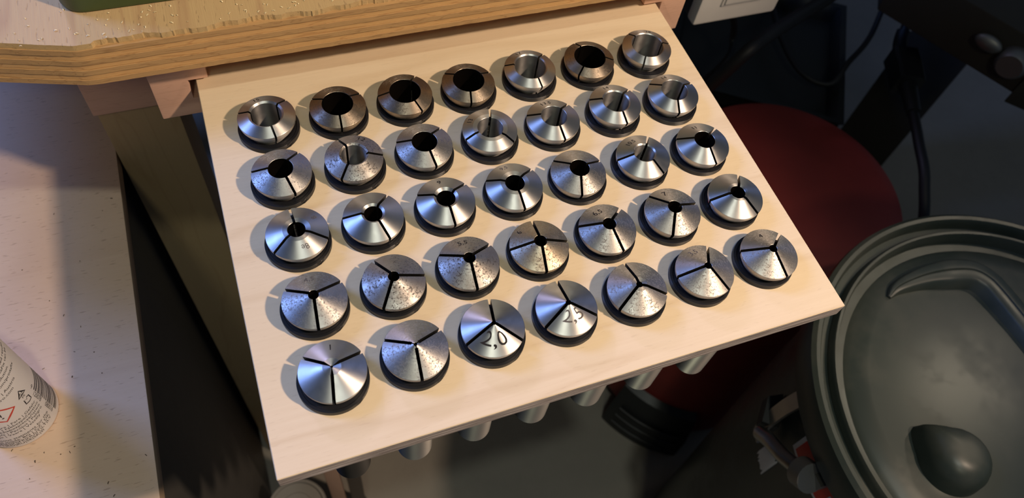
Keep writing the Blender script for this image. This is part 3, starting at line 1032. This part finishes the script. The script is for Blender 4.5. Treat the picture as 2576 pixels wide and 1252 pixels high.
# ------------------------------------------------------------------ socket box hanging under the bench
sk = empty('power_socket', W(286, 230, -128), 'white power socket on a black box under the bench, at the top edge', 'socket')
box('back_box', 247, 325, 212, 262, -127, 4, M['black'], sk, bev=2)
box('bracket', 157, 325, 216, 258, 4, ZB - 0.1, M['black'], sk, bev=1)
box('cover_plate', 246, 326, 200, 212, -128, -48, M['white_plastic'], sk, bev=3)
fr = box('insert_frame', 266, 306, 198.6, 200, -110, -68, M['white_plastic'], sk, bev=0.5)
box('rocker', 268, 304, 197.2, 198.6, -107.5, -70, M['white_plastic'], sk, bev=0.6)

# ------------------------------------------------------------------ cables
def cable(name, pts, r_, label, parts=None):
    P = spline([W(*p) for p in pts], 10)
    o = sweep(name, P, circ(r_, 12), M['black'], None, P[-1], smooth=60)
    return tag(o, label, 'cable')
cable('cable', [(560, 330, -235), (531.7, 321.8, -250), (478, 303, -252), (424.4, 284.1, -256), (388, 272, -270), (360, 300, -400), (345, 330, -560), (340, 350, -792)], 7.5, 'thick black cable running down from the upper edge past the socket')
cable('cable', [(290, 245, -128), (352, 290, -190), (432, 338, -300), (404, 318, -345), (330, 420, -600), (320, 460, -796)], 4.0, 'thin black cable dropping straight down below the white socket')
cable('cable', [(740, 400, -256), (702.6, 380.5, -310), (659.5, 336.4, -350), (607, 305, -354), (575, 290, -371), (550, 330, -372), (575, 430, -372), (650, 540, -378), (710, 620, -520), (720, 650, -796)], 3.6, 'thin black cable curving between the crate and the dark machine')
pc = empty('hanging_cable', W(560, 10, -800), 'black power cord with a plug coupling hanging from the dark machine', 'cable')
P = spline([W(*p) for p in ((700, 347, -257), (686, 324, -300), (667, 298, -330), (645, 254, -332), (627, 219, -332), (596, 157, -334), (577, 109, -345), (566, 60, -400), (560, 30, -560), (560, 10, -794))], 10)
sweep('cord', P, circ(6.0, 12), M['black'], pc, smooth=60)
def along(i0, i1, r0, r1, name, nsec=16, sq=False):
    sec = circ(1.0, nsec) if not sq else [(-1, -0.8), (-0.8, -1), (0.8, -1), (1, -0.8), (1, 0.8), (0.8, 1), (-0.8, 1), (-1, 0.8)]
    n_ = i1 - i0
    return sweep(name, P[i0:i1 + 1], sec, M['black'], pc, taper=lambda s: r0 + (r1 - r0) * s, smooth=40)
along(16, 24, 8.5, 9.0, 'plug_neck')
along(24, 36, 16, 15.5, 'plug_coupling', sq=True)
along(36, 44, 10.5, 8.5, 'strain_relief')

# ------------------------------------------------------------------ things on the floor below the front left corner
tn = empty('tin', W(-171, 42, -800), 'grey round tin on the floor below the board corner', 'tin')
lathe('tin_body', [(0.5, -800), (31, -800), (31.5, -798), (31.5, -606), (0.5, -606)], -171, 42, M['tin'], tn, n=48)
lathe('tin_lid', [(0.5, -606), (32.5, -606), (33, -602), (32, -600), (29, -600), (28, -602.5), (18, -602.5), (17, -600.5), (0.5, -600.5)], -171, 42, M['tin'], tn, n=48)
tag(box('wooden_lath', -134, -118.5, 60, 84, -800, -330, M['stick'], bev=1), 'pale wooden lath standing upright under the front left of the board', 'lath')
st_ = empty('steel_stand', W(-103, 72, -800), 'dark steel tube standing upright beside the wooden lath', 'tube')
box('tube', -112, -95.5, 60, 80, -796, -330, M['steel_dark'], st_, bev=2)
box('foot', -114, -93.5, 58, 82, -800, -796, M['black'], st_, bev=1)

# ------------------------------------------------------------------ shavings and grit
def scatter(name, mat, n_, area, z, size, label, cat, seed):
    rs = random.Random(seed)
    V, F = [], []
    for _ in range(n_):
        x, y = area(rs)
        a = rs.uniform(0, math.pi)
        l_, w_ = rs.uniform(*size), rs.uniform(0.15, 0.35)
        b0 = len(V)
        for k in range(5):
            u = (k / 4 - 0.5) * l_
            hz = 0.25 + 0.5 * (1 - (k / 2 - 1) ** 2) * rs.uniform(0.2, 0.8)
            for sgn, dzz in ((-1, 0), (1, 0), (0, -0.2)):
                V.append(W(x + u * math.cos(a) - sgn * w_ * math.sin(a), y + u * math.sin(a) + sgn * w_ * math.cos(a), z + hz + dzz))
        for k in range(4):
            q = b0 + 3 * k
            F += [(q, q + 1, q + 4, q + 3), (q + 1, q + 2, q + 5, q + 4), (q + 2, q, q + 3, q + 5)]
        F += [(b0, b0 + 2, b0 + 1), (b0 + 12, b0 + 13, b0 + 14)]
    return tag(mk(name, V, F, M[mat]), label, cat, kind='stuff')
scatter('wood_shavings', 'shaving', 90, lambda r: (r.uniform(-205, -60), r.uniform(99, 125) if r.random() < 0.5 else r.uniform(100, 114)), ZT, (0.4, 1.5), 'tiny pale wood shavings scattered along the front of the bench top', 'shavings', 4)
scatter('grit', 'speck', 34, lambda r: (r.uniform(-300, -210), r.uniform(-60, 210)), ZTB - 0.2, (0.5, 1.6), 'dark specks of grit scattered over the beech worktop', 'grit', 9)
